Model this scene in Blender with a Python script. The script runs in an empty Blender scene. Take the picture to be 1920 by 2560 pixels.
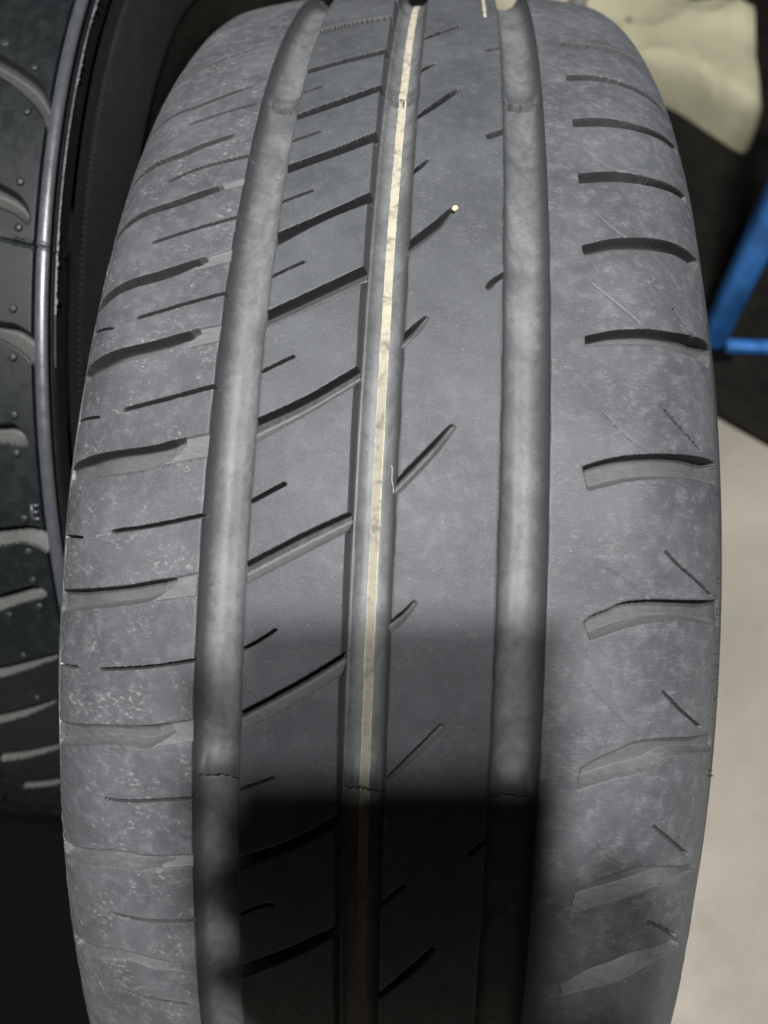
import bpy, math, random
import numpy as np
from mathutils import Matrix, Vector

random.seed(4)
rng = np.random.default_rng(7)
scene = bpy.context.scene
col = scene.collection

# ------------------------------------------------------------------ camera
CAM_POS = (0.00724, -0.21972, 0.76684)
PHONE_TOP = 0.028
CAM_ROT = ((0.99744779, -0.03940161, 0.05954346),
           (0.06387902, 0.86500852, -0.49767433),
           (-0.03189643, 0.50020774, 0.86531777))
cam_data = bpy.data.cameras.new('camera')
cam = bpy.data.objects.new('camera', cam_data)
col.objects.link(cam)
cam.matrix_world = Matrix.Translation(CAM_POS) @ Matrix(CAM_ROT).to_4x4()
cam_data.sensor_fit = 'HORIZONTAL'
cam_data.sensor_width = 36.0
cam_data.lens = 36.0 * 1965.7 / 1920.0
cam_data.clip_start = 0.001
cam_data.clip_end = 60.0
cam_data.dof.use_dof = True
cam_data.dof.focus_distance = 0.222
cam_data.dof.aperture_fstop = 14.0
scene.camera = cam

# ------------------------------------------------------------------ world, lamps, exposure
world = bpy.data.worlds.new('World')
scene.world = world
world.use_nodes = True
bg = world.node_tree.nodes['Background']
bg.inputs['Color'].default_value = (0.80, 0.88, 1.0, 1)
bg.inputs['Strength'].default_value = 0.008


def lamp(name, loc, target, power, size, colour):
    d = bpy.data.lights.new(name, 'AREA')
    d.shape = 'DISK'
    d.size = size
    d.energy = power
    d.color = colour
    o = bpy.data.objects.new(name, d)
    col.objects.link(o)
    o.location = loc
    o.rotation_euler = (Vector(target) - Vector(loc)).to_track_quat('-Z', 'Y').to_euler()
    return o


TGT = (0.0, -0.10, 0.55)
lamp('ceiling_lamp', (0.0, -0.375, 2.60), TGT, 35, 0.11, (0.99, 0.985, 1.0))
lamp('ceiling_lamp', (0.0, -0.69, 2.60), TGT, 67, 0.11, (0.99, 0.985, 1.0))
scene.view_settings.view_transform = 'Standard'
scene.view_settings.look = 'None'
scene.view_settings.exposure = 0.0
scene.view_settings.gamma = 1.0


# ------------------------------------------------------------------ object helpers
def tag(o, label=None, cat=None, group=None, kind=None):
    if label: o['label'] = label
    if cat: o['category'] = cat
    if group: o['group'] = group
    if kind: o['kind'] = kind
    return o


def empty(name, loc=(0, 0, 0)):
    o = bpy.data.objects.new(name, None)
    o.empty_display_size = 0.05
    o.location = loc
    col.objects.link(o)
    return o


def link(name, me, mat, parent=None):
    o = bpy.data.objects.new(name, me)
    col.objects.link(o)
    if mat: me.materials.append(mat)
    if parent: o.parent = parent
    return o


def mesh_np(name, V, F, N=None, surf=None, smooth=True, slot_light=None):
    """V (n,3), F (m,k) index arrays"""
    me = bpy.data.meshes.new(name)
    V = np.ascontiguousarray(V, dtype=np.float32)
    m, k = F.shape
    me.vertices.add(len(V))
    me.vertices.foreach_set('co', V.ravel())
    me.loops.add(m * k)
    me.loops.foreach_set('vertex_index', np.ascontiguousarray(F, dtype=np.int32).ravel())
    me.polygons.add(m)
    me.polygons.foreach_set('loop_start', np.arange(0, m * k, k, dtype=np.int32))
    me.update(calc_edges=True)
    me.polygons.foreach_set('use_smooth', np.full(m, smooth))
    if surf is not None:
        at = me.attributes.new('surf', 'FLOAT_VECTOR', 'POINT')
        at.data.foreach_set('vector', np.ascontiguousarray(surf, dtype=np.float32).ravel())
    if slot_light is not None:
        at = me.attributes.new('slot_light', 'FLOAT', 'POINT')
        at.data.foreach_set('value', np.ascontiguousarray(slot_light, dtype=np.float32))
    if N is not None:
        me.normals_split_custom_set_from_vertices(np.ascontiguousarray(N, dtype=np.float32))
    me.update()
    return me


def grid_faces(nr, nc, wrap=False):
    i = np.arange(nr if wrap else nr - 1)[:, None]
    j = np.arange(nc - 1)[None, :]
    i2 = (i + 1) % nr
    a = i * nc + j; b = i * nc + j + 1; c = i2 * nc + j + 1; d = i2 * nc + j
    return np.stack([a + 0 * j, b + 0 * j, c, d], -1).reshape(-1, 4)


def smooth01(t):
    t = np.clip(t, 0, 1)
    return t * t * (3 - 2 * t)


def quarter(t):
    """quarter ellipse: vertical at the lip, flat at the floor"""
    t = np.clip(t, 0, 1)
    return np.sqrt(1 - (1 - t) ** 2)


def value_noise(x, y, seed):
    """smooth 2-D noise, for geometry only"""
    r = np.random.default_rng(seed).random((256, 256))
    xi = np.floor(x).astype(int); yi = np.floor(y).astype(int)
    fx = smooth01(x - xi); fy = smooth01(y - yi)
    g = lambda a, b: r[a % 256, b % 256]
    return ((g(xi, yi) * (1 - fx) + g(xi + 1, yi) * fx) * (1 - fy)
            + (g(xi, yi + 1) * (1 - fx) + g(xi + 1, yi + 1) * fx) * fy)


# ------------------------------------------------------------------ node helpers
class NT:
    def __init__(self, name):
        self.m = bpy.data.materials.new(name)
        self.m.use_nodes = True
        self.t = self.m.node_tree
        self.b = self.t.nodes['Principled BSDF']

    def n(self, typ, **kw):
        nd = self.t.nodes.new(typ)
        for k, v in kw.items():
            if k.startswith('i_'):
                key = k[2:]
                nd.inputs[int(key) if key.isdigit() else key].default_value = v
            else:
                setattr(nd, k, v)
        return nd

    def l(self, a, b):
        self.t.links.new(a, b)

    def vec(self, attr, scale=(1, 1, 1), rot=0.0):
        if attr:
            src = self.n('ShaderNodeAttribute', attribute_name=attr).outputs['Vector']
        else:
            src = self.n('ShaderNodeTexCoord').outputs['Object']
        mp = self.n('ShaderNodeMapping')
        mp.inputs['Scale'].default_value = scale
        mp.inputs['Rotation'].default_value = (0, 0, rot)
        self.l(src, mp.inputs['Vector'])
        return mp.outputs['Vector']

    def noise(self, vec, scale, detail=4, rough=0.55, dist=0.0):
        nd = self.n('ShaderNodeTexNoise')
        nd.inputs['Scale'].default_value = scale
        nd.inputs['Detail'].default_value = detail
        nd.inputs['Roughness'].default_value = rough
        nd.inputs['Distortion'].default_value = dist
        self.l(vec, nd.inputs['Vector'])
        return nd.outputs['Fac']

    def ramp(self, fac, lo, hi, a=0.0, b=1.0):
        nd = self.n('ShaderNodeMapRange')
        nd.interpolation_type = 'SMOOTHSTEP'
        nd.inputs['From Min'].default_value = lo
        nd.inputs['From Max'].default_value = hi
        nd.inputs['To Min'].default_value = a
        nd.inputs['To Max'].default_value = b
        self.l(fac, nd.inputs['Value'])
        return nd.outputs['Result']

    def math(self, op, a, b):
        nd = self.n('ShaderNodeMath', operation=op)
        for k, v in ((0, a), (1, b)):
            if isinstance(v, (int, float)): nd.inputs[k].default_value = v
            else: self.l(v, nd.inputs[k])
        return nd.outputs[0]

    def mix(self, fac, a, b):
        nd = self.n('ShaderNodeMix', data_type='RGBA')
        for k, v in ((0, fac), (6, a), (7, b)):
            if isinstance(v, (int, float)): nd.inputs[k].default_value = v
            elif isinstance(v, tuple): nd.inputs[k].default_value = v + (1,) if len(v) == 3 else v
            else: self.l(v, nd.inputs[k])
        return nd.outputs[2]

    def out(self, colour=None, rough=None, bump=None, dist=0.0001, spec=0.4):
        p = self.b.inputs
        for key, v in (('Base Color', colour), ('Roughness', rough)):
            if v is None: continue
            if isinstance(v, (int, float)): p[key].default_value = v
            elif isinstance(v, tuple): p[key].default_value = v + (1,)
            else: self.l(v, p[key])
        p['Specular IOR Level'].default_value = spec
        if bump is not None:
            bn = self.n('ShaderNodeBump')
            bn.inputs['Distance'].default_value = dist
            bn.inputs['Strength'].default_value = 1.0
            self.l(bump, bn.inputs['Height'])
            self.l(bn.outputs['Normal'], p['Normal'])
        return self.m


def worn_rubber(name, base, pale, dust_amt, streak_rot, seed, pepper=0.0, haze=0.3, scuff=0.0, rim=None):
    k = NT(name)
    v = k.vec('surf')
    off = k.n('ShaderNodeVectorMath', operation='ADD')
    off.inputs[1].default_value = (seed * 37.1, seed * 11.7, 0)
    k.l(v, off.inputs[0])
    v = off.outputs[0]
    big = k.noise(v, 0.035, 5, 0.6)
    mid = k.noise(v, 0.22, 7, 0.68, 0.4)
    fine = k.noise(v, 1.5, 6, 0.75)
    grain = k.noise(v, 5.0, 3, 0.7)
    c = k.mix(k.ramp(big, 0.32, 0.68), base, pale)
    # smeared grey haze left by road dust
    hz = k.math('MULTIPLY', k.ramp(mid, 0.45, 0.75), k.ramp(fine, 0.3, 0.7))
    c = k.mix(k.math('MULTIPLY', hz, haze), c, (0.22, 0.222, 0.226))
    # short streaks of dried dust, elongated
    mp = k.n('ShaderNodeMapping')
    mp.inputs['Rotation'].default_value = (0, 0, streak_rot)
    mp.inputs['Scale'].default_value = (0.62, 1.0, 1.0)
    k.l(v, mp.inputs['Vector'])
    st = k.noise(mp.outputs['Vector'], 0.8, 7, 0.72, 0.25)
    zone = k.ramp(k.noise(v, 0.085, 4, 0.6, 0.8), 0.47, 0.64)
    fl = k.math('MULTIPLY', k.ramp(st, 0.50, 0.72), k.math('MULTIPLY_ADD' if False else 'ADD', zone, 0.03))
    c = k.mix(k.math('MULTIPLY', fl, dust_amt), c, (0.42, 0.41, 0.37))
    # fine scratches across the tread
    scr = k.n('ShaderNodeMapping'); scr.inputs['Scale'].default_value = (0.22, 2.6, 1.0); scr.inputs['Rotation'].default_value = (0, 0, streak_rot * 0.3)
    k.l(v, scr.inputs['Vector'])
    sx = k.ramp(k.noise(scr.outputs['Vector'], 1.0, 5, 0.75, 0.3), 0.50, 0.70)
    c = k.mix(k.math('MULTIPLY', k.math('MULTIPLY', sx, k.ramp(mid, 0.35, 0.65)), scuff), c, (0.22, 0.222, 0.226))
    # salt and pepper of the worn surface
    salt = k.noise(v, 2.4, 2, 0.6)
    c = k.mix(k.math('MULTIPLY', k.ramp(salt, 0.56, 0.72), pepper * 0.55), c, (0.19, 0.195, 0.205))
    if rim:                                   # patchy paler band along the edge of the shoulder
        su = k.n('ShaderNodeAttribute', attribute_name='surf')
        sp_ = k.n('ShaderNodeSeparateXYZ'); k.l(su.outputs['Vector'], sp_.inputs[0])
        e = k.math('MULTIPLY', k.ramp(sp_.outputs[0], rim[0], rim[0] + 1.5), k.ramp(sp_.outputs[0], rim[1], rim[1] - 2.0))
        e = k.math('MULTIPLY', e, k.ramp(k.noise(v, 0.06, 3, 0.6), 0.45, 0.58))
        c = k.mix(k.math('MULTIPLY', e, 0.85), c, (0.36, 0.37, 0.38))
    # single pale specks
    sp = k.ramp(k.noise(v, 1.1, 2, 0.5), 0.735, 0.78)
    c = k.mix(k.math('MULTIPLY', sp, 0.5), c, (0.48, 0.47, 0.44))
    # pepper: tiny darker pores
    c = k.mix(k.math('MULTIPLY', k.ramp(grain, 0.55, 0.72), pepper), c, (0.035, 0.037, 0.04))
    sc = k.ramp(k.noise(mp.outputs['Vector'], 2.2, 4, 0.7), 0.35, 0.7)
    h = k.math('ADD', k.math('MULTIPLY', grain, 0.5), k.math('ADD', k.math('MULTIPLY', fine, 0.7), k.math('MULTIPLY', sc, 0.3)))
    h = k.math('ADD', h, k.math('MULTIPLY', fl, 0.6))
    r = k.ramp(mid, 0.3, 0.75, 0.50, 0.68)
    return k.out(c, r, h, 0.00007, 0.45)


def groove_rubber(name, base, dusty, seed, amt=0.8, rough=(0.5, 0.75), dist=0.00012, floor_at=None, slot_light=False):
    """unworn rubber of a recess; dusty, and paler towards its floor (floor_at: depth in mm)"""
    k = NT(name)
    raw = k.vec('surf')
    v = k.vec('surf', (1, 0.75, 1))
    off = k.n('ShaderNodeVectorMath', operation='ADD')
    off.inputs[1].default_value = (seed * 23.3, seed * 7.9, 0)
    k.l(v, off.inputs[0])
    v = off.outputs[0]
    big = k.noise(v, 0.09, 5, 0.65, 0.5)
    mid = k.noise(v, 0.5, 7, 0.7, 0.6)
    fine = k.noise(v, 2.8, 5, 0.75)
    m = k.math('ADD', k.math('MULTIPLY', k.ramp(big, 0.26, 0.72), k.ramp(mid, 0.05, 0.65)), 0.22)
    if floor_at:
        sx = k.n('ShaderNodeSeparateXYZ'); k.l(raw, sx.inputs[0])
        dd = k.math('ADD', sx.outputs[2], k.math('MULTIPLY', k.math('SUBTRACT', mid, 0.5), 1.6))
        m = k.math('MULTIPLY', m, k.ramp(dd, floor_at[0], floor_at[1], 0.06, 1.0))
    if slot_light:
        da_ = k.n('ShaderNodeAttribute', attribute_name='slot_light')
        # dried dust streaks and paler grit along the slot, times painted flank light
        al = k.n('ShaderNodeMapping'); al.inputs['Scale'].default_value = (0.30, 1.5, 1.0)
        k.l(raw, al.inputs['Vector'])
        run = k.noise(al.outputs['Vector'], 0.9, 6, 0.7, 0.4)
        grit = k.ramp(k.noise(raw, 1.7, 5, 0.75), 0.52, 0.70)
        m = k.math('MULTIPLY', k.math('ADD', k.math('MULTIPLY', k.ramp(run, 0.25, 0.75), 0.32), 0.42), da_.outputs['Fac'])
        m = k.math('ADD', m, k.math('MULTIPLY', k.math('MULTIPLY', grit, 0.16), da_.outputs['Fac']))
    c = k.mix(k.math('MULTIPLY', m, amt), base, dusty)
    c = k.mix(k.math('MULTIPLY', k.math('MULTIPLY', k.ramp(fine, 0.5, 0.75), 0.30), k.ramp(big, 0.3, 0.6)), c, (0.20, 0.20, 0.19)) if not slot_light else c
    h = k.math('ADD', fine, k.math('MULTIPLY', mid, 1.2))
    r = k.ramp(mid, 0.3, 0.7, rough[0], rough[1])
    return k.out(c, r, h, dist, 0.5)


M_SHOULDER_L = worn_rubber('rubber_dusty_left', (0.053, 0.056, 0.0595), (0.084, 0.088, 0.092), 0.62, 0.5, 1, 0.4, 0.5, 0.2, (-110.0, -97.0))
M_RIB_A = worn_rubber('rubber_centre', (0.050, 0.0535, 0.058), (0.073, 0.0775, 0.083), 0.16, 0.3, 2, 0.7, 0.14, 0.10)
M_RIB_B = worn_rubber('rubber_centre_wide', (0.050, 0.0535, 0.058), (0.073, 0.0775, 0.083), 0.16, -0.3, 3, 0.7, 0.16, 0.10)
M_SHOULDER_R = worn_rubber('rubber_scuffed_right', (0.052, 0.055, 0.0585), (0.084, 0.088, 0.092), 0.26, -0.25, 4, 0.4, 0.5, 0.55)
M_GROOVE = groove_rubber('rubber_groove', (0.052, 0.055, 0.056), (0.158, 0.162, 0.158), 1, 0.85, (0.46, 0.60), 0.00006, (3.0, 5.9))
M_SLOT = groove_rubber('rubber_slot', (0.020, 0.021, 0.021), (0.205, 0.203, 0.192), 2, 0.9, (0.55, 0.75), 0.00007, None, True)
M_SIDE = groove_rubber('rubber_sidewall', (0.035, 0.036, 0.038), (0.07, 0.07, 0.068), 3, 0.6, (0.5, 0.7))


def stripe_mat():
    k = NT('cream_stripe_paint')
    v = k.vec('surf')
    mid = k.noise(v, 0.35, 6, 0.7)
    fine = k.noise(v, 2.2, 4, 0.7)
    wv = k.n('ShaderNodeTexWave', wave_type='BANDS', bands_direction='Y')
    wv.inputs['Scale'].default_value = 0.95
    wv.inputs['Distortion'].default_value = 1.5
    wv.inputs['Detail'].default_value = 2
    k.l(v, wv.inputs['Vector'])
    sx = k.n('ShaderNodeSeparateXYZ'); k.l(v, sx.inputs[0])
    # the lower stretch is worn down to its toothed base, only the rims keep their paint
    worn = k.ramp(k.math('ADD', sx.outputs[1], k.math('MULTIPLY', mid, 60.0)), 100.0, 66.0)
    ctr = k.ramp(k.math('ABSOLUTE', k.math('SUBTRACT', sx.outputs[0], -4.82), 0.0), 1.12, 0.85)
    c = k.mix(k.ramp(mid, 0.35, 0.7), (0.60, 0.54, 0.40), (0.47, 0.43, 0.32))
    c = k.mix(k.math('MULTIPLY', k.math('MULTIPLY', worn, ctr), 0.6), c, (0.27, 0.255, 0.205))
    c = k.mix(k.math('MULTIPLY', k.ramp(fine, 0.5, 0.72), 0.45), c, (0.19, 0.185, 0.165))
    c = k.mix(k.math('MULTIPLY', k.ramp(wv.outputs['Fac'], 0.5, 1.0), 0.30), c, (0.17, 0.165, 0.145))
    gone = k.math('MULTIPLY', k.ramp(k.noise(v, 0.16, 6, 0.75, 0.5), 0.48, 0.66), 0.75)
    c = k.mix(gone, c, (0.135, 0.133, 0.120))
    return k.out(c, 0.7, k.math('ADD', k.math('MULTIPLY', wv.outputs['Fac'], 1.0), fine), 0.00012, 0.35)


M_STRIPE = stripe_mat()
# ---- measured outlines of slots and sipes: (across, along) in mm on each tread
FEAT_POLY=[["A",[[-36.98,69.67],[-26.59,74.95],[-10.48,83.98]],[[-36.78,64.69],[-23.11,71.52],[-11.18,78.49]]],["A",[[-37.11,38.26],[-23.93,44.72],[-10.64,53.54]],[[-36.99,31.74],[-22.79,40.27],[-11.53,48.1]]],["A",[[-36.85,0.34],[-22.76,8.3],[-10.81,14.24]],[[-36.55,-4.94],[-21.31,3.65],[-11.54,9.31]]],["A",[[-36.4,-37.65],[-21.05,-28.22],[-10.54,-21.0]],[[-36.46,-43.28],[-20.85,-33.68],[-11.48,-26.85]]],["A",[[-36.73,-76.95],[-23.98,-71.46],[-12.11,-63.55]],[[-36.75,-80.53],[-21.94,-72.97],[-11.26,-66.2]]],["A",[[-36.45,-110.65],[-21.86,-101.89],[-11.19,-94.77]],[[-36.57,-114.65],[-19.79,-104.07],[-9.95,-96.3]]],["A",[[-36.74,95.45],[-25.7,101.01],[-10.9,109.9]],[[-36.65,90.56],[-24.6,98.72],[-11.06,105.78]]],["A",[[-36.83,121.92],[-23.69,127.93],[-10.84,135.88]],[[-36.2,118.59],[-22.49,125.0],[-10.55,131.55]]],["A",[[-36.65,146.02],[-23.67,152.88],[-10.58,160.5]],[[-36.54,143.2],[-22.9,149.83],[-10.14,157.46]]],["A",[[-36.48,172.98],[-23.67,179.18],[-10.43,185.41]],[[-36.36,169.98],[-23.38,176.07],[-10.46,181.75]]],["A",[[-35.89,207.13],[-24.28,213.82],[-11.16,218.42]],[[-35.42,203.31],[-23.85,209.27],[-11.47,214.42]]],["C",[[0.89,143.56],[7.23,151.74],[12.84,158.83]],[[0.74,141.62],[7.31,148.82],[13.35,156.89]]],["C",[[0.39,118.54],[2.74,121.16],[4.88,123.83]],[[0.47,116.66],[3.23,119.89],[5.27,123.06]]],["C",[[0.53,92.08],[7.09,98.75],[13.35,106.26]],[[0.51,87.91],[7.24,94.42],[14.25,104.99]]],["C",[[-0.13,62.23],[3.38,65.75],[6.14,68.39]],[[-0.14,58.42],[3.93,62.58],[6.85,67.95]]],["C",[[0.16,22.51],[7.63,31.02],[13.86,38.11]],[[-0.03,18.14],[9.66,29.29],[15.06,37.47]]],["C",[[-0.22,-13.17],[3.51,-10.12],[6.08,-7.32]],[[-0.28,-16.43],[3.99,-12.58],[6.99,-7.85]]],["C",[[0.5,-52.87],[9.77,-42.43],[14.01,-37.84]],[[0.53,-53.87],[11.35,-43.53],[15.17,-38.18]]],["C",[[0.33,-86.99],[3.42,-83.62],[6.29,-80.76]],[[0.37,-88.35],[3.84,-84.48],[7.1,-81.37]]],["C",[[0.54,-115.24],[8.87,-105.33],[14.27,-98.65]],[[0.57,-117.1],[9.74,-107.27],[15.31,-99.56]]],["C",[[0.64,193.99],[6.55,200.38],[13.18,208.03]],[[0.7,192.19],[6.59,198.41],[13.46,206.36]]],["C",[[0.55,169.42],[3.18,172.61],[5.36,174.84]],[[0.63,167.39],[3.24,170.72],[5.55,173.55]]],["E",[[-101.0,81.25],[-77.11,83.9],[-65.45,86.59],[-57.35,88.7]],[[-101.0,77.19],[-71.53,81.63],[-59.52,85.76],[-56.24,87.52]]],["E",[[-101.0,58.18],[-75.25,60.8],[-62.08,63.48],[-55.96,64.99]],[[-101.0,52.78],[-75.89,56.42],[-60.13,60.82],[-55.32,63.53]]],["E",[[-102.01,27.12],[-69.52,30.31],[-59.34,32.37],[-56.31,32.99]],[[-102.01,21.53],[-73.34,22.98],[-60.99,26.6],[-56.12,31.06]]],["E",[[-102.01,-10.73],[-75.3,-8.04],[-61.9,-5.57],[-55.86,-4.38]],[[-102.01,-17.55],[-70.43,-12.52],[-61.62,-10.16],[-55.8,-5.39]]],["E",[[-102.01,-50.44],[-78.76,-45.95],[-64.78,-44.57],[-56.01,-42.76]],[[-101.6,-58.19],[-76.2,-51.16],[-62.49,-50.2],[-54.66,-45.51]]],["E",[[-99.97,-88.28],[-74.46,-81.52],[-62.84,-81.14],[-55.2,-80.01]],[[-96.65,-92.89],[-74.7,-86.85],[-65.3,-86.09],[-54.79,-81.55]]],["E",[[-94.96,-120.03],[-74.21,-114.68],[-62.24,-114.66],[-53.89,-114.17]],[[-93.3,-124.7],[-72.01,-117.4],[-62.49,-118.05],[-53.98,-115.83]]],["E",[[-101.0,107.05],[-76.86,110.13],[-65.02,113.44],[-56.27,116.15]],[[-101.0,104.72],[-73.87,108.32],[-62.16,111.62],[-55.47,114.11]]],["E",[[-101.0,129.16],[-76.1,132.68],[-66.69,136.14],[-56.06,139.4]],[[-101.0,126.64],[-75.58,130.42],[-65.32,134.38],[-56.71,137.21]]],["E",[[-101.0,154.59],[-76.11,158.58],[-65.33,162.83],[-54.46,167.01]],[[-101.0,152.75],[-75.71,156.9],[-64.98,161.18],[-54.21,165.52]]],["E",[[-101.0,184.24],[-79.47,188.16],[-69.75,192.84],[-59.73,197.07]],[[-101.0,182.29],[-78.99,186.38],[-69.37,191.13],[-59.44,195.47]]],["R",[[-58.19,64.74],[-49.36,66.1]],[[-59.28,59.0],[-49.64,60.91]]],["R",[[-59.34,32.37],[-49.05,34.45]],[[-62.2,25.33],[-49.52,27.89]]],["R",[[-59.72,-5.18],[-49.54,-2.76]],[[-61.57,-10.97],[-50.03,-8.91]]],["R",[[-60.36,-43.86],[-49.18,-40.91]],[[-60.28,-49.93],[-49.06,-46.9]]],["R",[[-58.32,-80.41],[-48.61,-78.24]],[[-58.43,-84.29],[-48.67,-81.89]]],["R",[[-59.13,88.06],[-48.89,91.19]],[[-59.52,84.36],[-49.21,86.66]]],["R",[[-57.22,115.97],[-48.84,118.04]],[[-56.8,113.35],[-48.95,115.48]]],["G",[[48.49,199.42],[58.23,201.49],[73.23,204.03],[92.0,206.28]],[[48.21,195.96],[57.87,198.03],[72.8,201.41],[92.0,203.71]]],["G",[[48.24,173.19],[58.33,175.91],[68.99,175.25],[92.0,178.01]],[[48.08,169.51],[58.0,172.36],[68.58,172.06],[92.0,174.87]]],["G",[[48.48,146.92],[58.52,149.95],[71.62,151.01],[89.49,157.96]],[[48.44,143.12],[58.15,145.54],[71.18,147.55],[89.38,153.7]]],["G",[[48.72,121.59],[58.91,124.39],[71.41,125.63],[88.71,131.03]],[[48.75,117.63],[58.62,120.2],[71.02,122.09],[90.51,128.45]]],["G",[[48.68,94.28],[57.28,97.81],[66.48,99.85],[78.38,102.71],[92.01,105.44]],[[49.09,91.14],[59.3,94.09],[68.63,95.92],[77.81,98.07],[89.0,99.45]]],["G",[[48.85,65.14],[56.05,67.54],[64.7,69.09],[77.68,71.08],[102.31,78.03]],[[49.01,62.41],[58.06,63.72],[66.76,64.61],[76.02,65.17],[91.87,66.26]]],["G",[[47.85,28.74],[55.51,31.52],[65.89,33.41],[94.96,36.85]],[[49.5,22.58],[59.58,25.67],[70.39,27.45],[81.95,28.72],[104.67,30.43]]],["G",[[49.01,-10.56],[54.06,-7.86],[66.13,-4.68],[112.91,-4.87]],[[50.75,-15.35],[62.16,-11.29],[73.24,-9.73],[82.25,-10.35],[117.84,-15.22]]],["G",[[49.87,-48.03],[57.58,-43.97],[69.94,-40.63],[107.5,-45.73]],[[49.4,-53.66],[57.99,-50.82],[68.2,-48.66],[78.18,-46.0],[106.96,-52.41]]],["G",[[50.87,-81.82],[59.89,-77.61],[70.53,-76.0],[95.95,-84.13]],[[49.73,-88.17],[60.49,-84.86],[76.4,-82.12],[92.46,-84.81]]],["G",[[48.71,-111.14],[58.16,-104.95],[68.62,-101.68],[85.57,-103.88]],[[49.82,-114.36],[65.07,-110.22],[74.29,-107.13],[86.69,-108.49]]]]
FEAT_LINE=[["B",0.48,[[-37.13,157.82],[-30.5,161.37]]],["B",0.45,[[-37.16,132.46],[-28.53,136.39]]],["B",0.43,[[-37.12,106.67],[-28.22,110.8]]],["B",0.41,[[-37.51,80.16],[-28.38,85.1]]],["B",0.41,[[-37.81,50.93],[-28.54,55.78]]],["B",0.52,[[-37.03,15.89],[-28.37,20.9]]],["B",0.36,[[-37.96,-22.47],[-33.39,-19.81],[-28.61,-16.51]]],["B",0.33,[[-37.62,-59.19],[-32.31,-56.53],[-27.96,-54.57]]],["B",0.33,[[-37.78,-95.1],[-32.22,-91.61],[-27.82,-89.8]]],["D",0.9,[[22.58,185.52],[26.77,188.44]]],["D",1.02,[[22.64,134.43],[26.82,137.43]]],["D",0.69,[[22.77,77.78],[23.78,79.81],[27.1,82.52]]],["D",0.59,[[23.15,-71.1],[27.07,-67.4]]],["F",0.46,[[-74.88,69.8],[-62.08,72.99],[-49.22,76.06]]],["F",0.54,[[-74.83,41.51],[-62.03,44.47],[-49.28,47.62]]],["F",0.5,[[-74.83,7.14],[-62.96,9.12],[-49.5,12.17]]],["F",0.37,[[-76.09,-30.24],[-62.97,-28.41],[-49.87,-25.64]]],["F",0.36,[[-74.45,-66.29],[-67.04,-65.74],[-49.57,-62.47]]],["F",0.42,[[-74.66,-101.89],[-62.82,-101.57],[-49.8,-98.86]]],["F",0.51,[[-73.17,-129.53],[-65.88,-130.18],[-53.92,-128.98]]],["F",0.48,[[-74.47,96.01],[-62.73,99.03],[-49.46,102.33]]],["F",0.58,[[-74.06,120.6],[-64.61,124.57],[-49.3,127.89]]],["F",0.65,[[-72.35,148.64],[-61.83,151.83],[-51.85,154.29]]],["F",0.24,[[-100.77,42.04],[-84.24,40.11]]],["F",0.22,[[-95.48,70.74],[-84.01,67.95]]],["F",0.26,[[-107.23,6.23],[-86.31,5.41]]],["F",0.26,[[-97.82,-32.3],[-85.19,-30.86]]],["H",0.29,[[70.39,7.86],[76.68,3.32],[89.8,-3.14]]],["H",0.33,[[70.62,-28.34],[77.19,-33.96],[86.29,-39.93]]],["H",0.33,[[70.38,-64.51],[77.23,-70.42],[84.63,-76.79]]],["H",0.32,[[71.43,-93.01],[76.02,-96.03],[83.23,-102.42]]],["H",0.22,[[70.79,46.07],[75.95,42.01],[83.86,37.53]]],["H",0.21,[[75.22,77.95],[79.28,74.44],[85.21,71.9]]],["W",0.16,[[54.59,2.71],[59.45,0.18],[64.83,-3.94]]],["W",0.16,[[49.99,-26.26],[55.79,-32.43],[64.22,-39.96]]],["W",0.2,[[50.94,81.67],[57.62,76.08],[63.88,70.63]]],["W",0.17,[[53.53,43.5],[60.05,37.28],[65.03,34.36]]],["W",0.18,[[54.29,-67.88],[57.4,-71.82],[62.54,-75.05]]],["W",0.28,[[51.03,132.52],[57.64,126.27],[64.09,124.36]]],["W",0.36,[[53.79,158.63],[57.05,155.96],[61.24,152.81]]],["W",0.23,[[52.82,106.62],[57.06,102.13],[62.19,97.95]]],["W",0.49,[[49.89,186.97],[53.7,182.22],[58.98,177.25]]]]
VENT_MARKS=[[-41.81,124.61],[-5.06,140.5],[31.38,106.79],[29.04,66.01],[-4.81,7.17]]
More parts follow.
